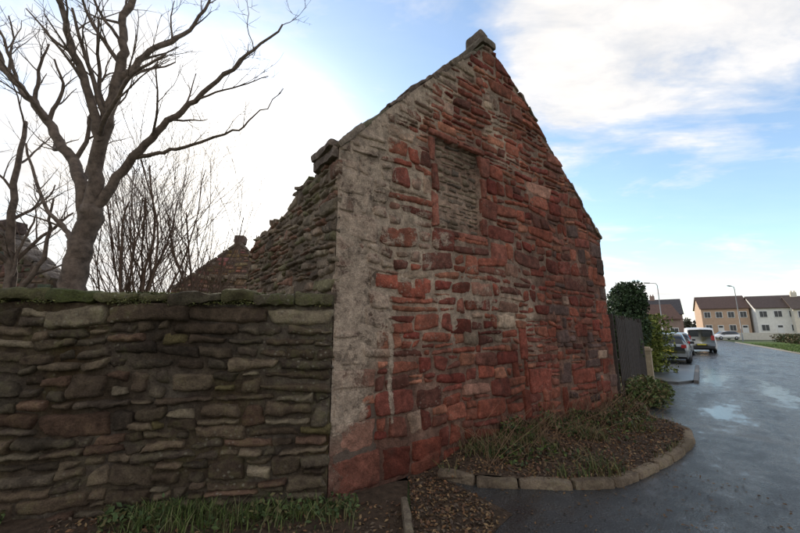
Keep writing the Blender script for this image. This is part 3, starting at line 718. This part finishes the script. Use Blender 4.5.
# ================================================================= VEHICLES
M_glass=simple('car_glass',(.02,.025,.03),.08,var=.05)
M_tyre=simple('tyre',(.02,.02,.02),.8,var=.1)
M_trim=simple('dark_trim',(.025,.025,.027),.5,var=.1)
M_red=simple('tail_light',(.4,.02,.02),.2,var=.05)
M_plate=simple('number_plate',(.6,.5,.08),.4,var=.02)
M_alloy=simple('alloy',(.4,.4,.42),.35,metal=.8,var=.05)
def vehicle(name,al,pe,z,col,van=False,rot=0):
    e=empty(name)
    M_p=simple(name+'_paint',col,.25,metal=0 if van else .4,var=.04)
    if not van:
        st=[(-2.0,.42,.78,.82,.72,.66),(-1.97,.3,.92,.96,.8,.7),(-1.82,.22,.95,1.22,.84,.62),(-1.5,.2,.94,1.43,.86,.62),(-.9,.2,.92,1.49,.87,.63),(-.1,.2,.9,1.5,.87,.63),(.45,.2,.9,1.42,.87,.62),(1.05,.2,.9,.98,.86,.66),(1.6,.22,.78,.84,.83,.66),(1.95,.28,.64,.68,.76,.6),(2.05,.38,.54,.56,.66,.5)]
        L=2.0;gl=(2,6)
    else:
        st=[(-2.1,.4,.95,1.7,.8,.72),(-2.06,.24,1.0,1.78,.87,.77),(-1.6,.22,1.0,1.84,.89,.79),(-.6,.22,1.0,1.86,.9,.79),(.4,.22,1.0,1.84,.9,.78),(.85,.22,1.0,1.72,.89,.74),(1.4,.22,1.0,1.1,.87,.7),(1.85,.25,.88,.94,.82,.64),(2.1,.34,.65,.7,.7,.55)]
        L=2.1;gl=(4,5)
    V=[];F=[];mi=[]
    for (x,zb,zt,zr,w,wr) in st:
        sec=[(-w*.93,zb),(-w,zb+.15),(-w*1.01,(zb+zt)/2),(-w*.97,zt),(-wr,zr-.03),(-wr*.85,zr),(0,zr+.02),(wr*.85,zr),(wr,zr-.03),(w*.97,zt),(w*1.01,(zb+zt)/2),(w,zb+.15),(w*.93,zb)]
        V+=[(x,y,q) for y,q in sec]
    k=13
    for i in range(len(st)-1):
        for j in range(k-1):
            F.append([i*k+j,i*k+j+1,(i+1)*k+j+1,(i+1)*k+j])
            side=j in(3,8);top=j in(4,5,6,7);g_=0
            if side and gl[0]<=i<=gl[1]:g_=1
            if not van and top and i in(6,1,2):g_=1
            if van and top and i==5:g_=1
            mi.append(g_)
        F.append([i*k,(i+1)*k,(i+1)*k+k-1,i*k+k-1]);mi.append(2)
    F.append(list(range(k)));mi.append(0);n=(len(st)-1)*k;F.append(list(range(n+k-1,n-1,-1)));mi.append(0)
    ob=rawmesh('body',V,F,M_p,e,smooth=True)
    ob.data.materials.append(M_glass);ob.data.materials.append(M_trim)
    ob.data.polygons.foreach_set('material_index',mi)
    V=[];F=[]
    ax=((1,0,0),(0,1,0),(0,0,1))
    bx(V,F,(-L-.0,0,.42),ax,(.14,1.5,.16));rawmesh('bumper',V,F,M_trim if van else M_p,e)
    V=[];F=[];
    zz=.85 if not van else 1.1
    for y in(-.68,.68):bx(V,F,(-L+.02,y,zz),ax,(.1,.2,.16 if not van else .34))
    rawmesh('tail_lights',V,F,M_red,e)
    V=[];F=[];bx(V,F,(-L-.035,0,.62),ax,(.1,.52,.11));rawmesh('number_plate',V,F,M_plate,e)
    if van:
        V=[];F=[]
        for y in(-.36,.36):bx(V,F,(-L+.0,y,1.4),ax,(.06,.5,.4))
        rawmesh('rear_windows',V,F,M_glass,e)
    V=[];F=[]
    for y in(-1,1):bx(V,F,(.62,y*.98,.98),ax,(.12,.18,.13))
    rawmesh('door_mirrors',V,F,M_trim,e)
    T=Tubes();T2=Tubes()
    for x in(-1.28,1.28):
        for y in(-1,1):
            T.add([(x,y*.68,.31),(x,y*.70,.31),(x,y*.87,.31),(x,y*.885,.31)],[.27,.31,.31,.27],18)
            T2.add([(x,y*.80,.31),(x,y*.893,.31)],[.19,.17],12)
    T.obj('tyres',M_tyre,e);T2.obj('wheel_discs',M_alloy,e)
    p=rp(al,pe,z);e.location=p;e.rotation_euler=(0,0,math.atan2(.769,.639)+rot)
    return e
vehicle('parked_car',25.0,-1.4,0.0,(.27,.29,.30))
vehicle('parked_car',33.0,-1.4,0.0,(.32,.33,.34),rot=.03)
vehicle('parked_van',37.5,-.2,0.0,(.8,.8,.79),van=True,rot=.08)
vehicle('parked_car',86,3.2,0.1,(.7,.7,.7),rot=2.2)
# ================================================================= DISTANT HOUSES
M_win=simple('window_glass',(.04,.045,.05),.15,var=.1)
M_wf=simple('window_frame',(.75,.75,.72),.6,var=.05)
def house_row(name,p0,p1,depth,eave,ridge,wall,roof,nwin,chim=1,lower=None,stories=2,base=.8):
    e=empty(name);p0=np.array([*p0,0.]);p1=np.array([*p1,0.]);u=p1-p0;L=np.linalg.norm(u);u/=L
    nrm=np.array([u[1],-u[0],0])
    if np.dot(nrm,-p0)<0:nrm=-nrm
    Z=np.array([0,0,1.]);b=-nrm
    mw=simple(name+'_wall',wall,.85,var=.12,scale=2);mr=simple(name+'_roof',roof,.8,var=.25,scale=3,bumpd=.02)
    q=lambda s,d,z:p0+u*s+b*d+Z*z
    V=[q(0,0,0),q(L,0,0),q(L,depth,0),q(0,depth,0),q(0,0,eave),q(L,0,eave),q(L,depth,eave),q(0,depth,eave),q(0,depth/2,ridge-.12),q(L,depth/2,ridge-.12)]
    F=[[0,1,5,4],[1,2,6,9,5],[2,3,7,6],[3,0,4,8,7]]
    rawmesh('walls',V,F,mw,e)
    o=.35;k=(ridge-eave)/(depth/2)
    V=[];F=[]
    for sg in(0,1):
        f=lambda s,t,up:(q(s,(t if not sg else depth-t),eave+k*t+up))
        n=len(V);V+=[f(-.25,-o,0.02),f(L+.25,-o,0.02),f(L+.25,depth/2,.02),f(-.25,depth/2,.02),f(-.25,-o,.18),f(L+.25,-o,.18),f(L+.25,depth/2,.18),f(-.25,depth/2,.18)]
        F+=[[n+a for a in g_] for g_ in([0,1,2,3],[4,5,6,7],[0,1,5,4],[1,2,6,5],[2,3,7,6],[3,0,4,7])]
    rawmesh('roof',V,F,mr,e)
    V=[];F=[];V2=[];F2=[]
    for st_ in range(stories):
        z=base+1.5+st_*(eave-base)/stories*.98
        for i in range(nwin):
            s=L*(i+.5)/nwin;w=min(1.5,L/nwin*.5)
            if st_==0 and i%2==1:
                bx(V,F,q(s,-.03,base+1.05),(u,b,Z),(1.0,.08,2.1));bx(V2,F2,q(s,-.08,base+1.75),(u,b,Z),(.7,.04,.4));continue
            bx(V,F,q(s,-.03,z),(u,b,Z),(w+.2,.08,1.35))
            for sg in(-1,1):bx(V2,F2,q(s+sg*w*.26,-.08,z),(u,b,Z),(w*.46,.04,1.15))
    rawmesh('window_frames',V,F,M_wf,e);rawmesh('window_panes',V2,F2,M_win,e)
    V=[];F=[]
    for i in range(chim):
        s=L*(i+.5)/chim if chim>1 else L*.15
        bx(V,F,q(s,depth/2,ridge+.45),(u,b,Z),(.9,.5,1.1))
        for o_ in(-.22,.22):bx(V,F,q(s+o_,depth/2,ridge+1.15),(u,b,Z),(.2,.2,.3))
    if chim:rawmesh('chimneys',V,F,mw,e)
    return e
house_row('terraced_house',(67.8,80.6),(74.6,76.5),8,6.6,9.3,(.55,.38,.26),(.11,.065,.05),4,0)
house_row('terraced_house',(74.0,74.5),(79.8,71.3),8,6.4,8.9,(.78,.76,.7),(.09,.06,.05),3,0)
house_row('terraced_house',(77.6,70.6),(86,65.2),8,6.0,8.5,(.74,.67,.54),(.1,.07,.055),4,1)
house_row('cottage',(41.4,63),(48.0,61.5),6,3.8,6.2,(.28,.2,.16),(.13,.07,.05),3,1,stories=1,base=0)
house_row('village_house',(53,76),(57.5,73),7,5.2,8.2,(.3,.2,.16),(.07,.06,.06),2,1)
slab('garden_wall',[(62,70),(72,66),(84,58),(84.2,58.3),(72.2,66.4),(62.2,70.4)],-.01,1.3,M_white)
P=np.concatenate([volume(ng,(x,y,2.0),(9,6,4.0),1000,.35,.4) for x,y in [(60,120),(75,125),(92,120),(110,110),(125,100),(45,120),(30,125)]])
leafcloud('distant_trees',P,.9,[(.05,.045,.03),(.06,.065,.035)],M_leaf,ng)
M_steel=simple('galvanised_steel',(.25,.26,.27),.5,metal=.5,var=.1)
def lamp(x,y,h,dx,dy):
    e=empty('street_lamp');T=Tubes()
    T.add([(x,y,0),(x,y,1.2),(x,y,1.25),(x,y,h-.4),(x+dx*.15,y+dy*.15,h-.1),(x+dx*1.1,y+dy*1.1,h)],[.09,.09,.06,.05,.045,.035],8);T.obj('column',M_steel,e)
    V=[];F=[];d=np.array([dx,dy,.05]);d/=np.linalg.norm(d);bx(V,F,np.array([x+dx*1.35,y+dy*1.35,h]),(d,(-d[1],d[0],0),(0,0,1)),(.7,.26,.12));rawmesh('lantern',V,F,M_steel,e)
lamp(51.5,54.5,8.4,-.8,-.3);lamp(34.6,47.5,8.0,-.9,.2)
# ================================================================= LIGHT & SKY
az,elv=R(-26),R(21)
sd=Vector((math.sin(az)*math.cos(elv),math.cos(az)*math.cos(elv),math.sin(elv)))
sl=bpy.data.lights.new('sun','SUN');sl.energy=3.8;sl.angle=R(.5);sl.color=(1,.9,.76)
so=bpy.data.objects.new('sun',sl);so.rotation_euler=sd.to_track_quat('Z','Y').to_euler();scene.collection.objects.link(so)
w=bpy.data.worlds.new('World');scene.world=w;w.use_nodes=True;nt=w.node_tree
bg=nt.nodes['Background'];bg.inputs['Strength'].default_value=.15
sky=nt.nodes.new('ShaderNodeTexSky');sky.sky_type='NISHITA';sky.sun_disc=False;sky.sun_elevation=elv;sky.sun_rotation=az
sky.air_density=1.0;sky.dust_density=.5;sky.ozone_density=1.5
tc=nt.nodes.new('ShaderNodeTexCoord').outputs['Generated']
nrm=nt.nodes.new('ShaderNodeVectorMath');nrm.operation='NORMALIZE';nt.links.new(tc,nrm.inputs[0]);D=nrm.outputs[0]
sx=nt.nodes.new('ShaderNodeSeparateXYZ');nt.links.new(D,sx.inputs[0])
den=mth(nt,'ADD',mth(nt,'MAXIMUM',sx.outputs[2],0.0),.14)
cb=nt.nodes.new('ShaderNodeCombineXYZ');nt.links.new(mth(nt,'DIVIDE',sx.outputs[0],den),cb.inputs[0]);nt.links.new(mth(nt,'DIVIDE',sx.outputs[1],den),cb.inputs[1])
mp=nt.nodes.new('ShaderNodeMapping');mp.inputs['Rotation'].default_value=(0,0,R(25));mp.inputs['Scale'].default_value=(.8,1.5,1);nt.links.new(cb.outputs[0],mp.inputs[0])
def blob(v,inner,outer):
    v=Vector(v).normalized();n=nt.nodes.new('ShaderNodeVectorMath');n.operation='DOT_PRODUCT';nt.links.new(D,n.inputs[0]);n.inputs[1].default_value=v
    r=nt.nodes.new('ShaderNodeMapRange');r.interpolation_type='SMOOTHSTEP';nt.links.new(n.outputs['Value'],r.inputs[0])
    r.inputs[1].default_value=math.cos(R(outer));r.inputs[2].default_value=math.cos(R(inner));return r.outputs[0]
n1=noise(nt,mp.outputs[0],1.2,6,.6,.6);n2=noise(nt,mp.outputs[0],3.6,5,.62,.3)
v=mth(nt,'ADD',n1,mth(nt,'MULTIPLY',mth(nt,'SUBTRACT',n2,.5),.4))
def acc(v,b,k):return mth(nt,'ADD',v,mth(nt,'MULTIPLY',b,k))
v=acc(v,blob((-.5,.93,.36),6,30),.24)
v=acc(v,blob((.78,.85,.92),6,24),.2)
v=acc(v,blob((.25,.865,1.1),4,20),.08)
v=acc(v,blob((.9,.94,.38),4,20),-.14)
v=acc(v,blob((.0,.9,.66),4,24),-.12)
v=acc(v,blob((-.95,.85,.85),4,18),-.1)
v=acc(v,blob((0,-1,.5),20,80),.14)
hz=nt.nodes.new('ShaderNodeMapRange');hz.interpolation_type='SMOOTHSTEP';nt.links.new(sx.outputs[2],hz.inputs[0]);hz.inputs[1].default_value=.25;hz.inputs[2].default_value=.06;hz.inputs[3].default_value=0;hz.inputs[4].default_value=.2
v=mth(nt,'ADD',v,hz.outputs[0])
mask=ramp(nt,v,[(.0,.03),(.44,.08),(.54,.4),(.63,.85),(.76,1.)])
cc=mix(nt,ramp(nt,n2,[(.3,0.),(.6,1.)]),(5.8,5.75,5.75),(7.5,7.2,6.9))
skyc=mix(nt,1.0,sky.outputs[0],(1.75,1.85,1.85),'MULTIPLY')
col=mix(nt,mask,skyc,cc)
gl=mth(nt,'MULTIPLY',mth(nt,'POWER',blob(sd,0,25),1.5),3.5)
cg=nt.nodes.new('ShaderNodeCombineXYZ')
for i,k in enumerate((1,.93,.8)):nt.links.new(mth(nt,'MULTIPLY',gl,k),cg.inputs[i])
col=mix(nt,1.0,col,cg.outputs[0],'ADD')
nt.links.new(col,bg.inputs['Color'])
# ================================================================= CAMERA
cam=bpy.data.cameras.new('camera');cam.lens=16;cam.sensor_width=36;cam.clip_end=4000;cam.clip_start=.05
co=bpy.data.objects.new('camera',cam);co.location=(0,0,1.6);co.rotation_euler=(R(100.3),0,0);scene.collection.objects.link(co);scene.camera=co
scene.view_settings.view_transform='Standard';scene.view_settings.look='None';scene.view_settings.exposure=0
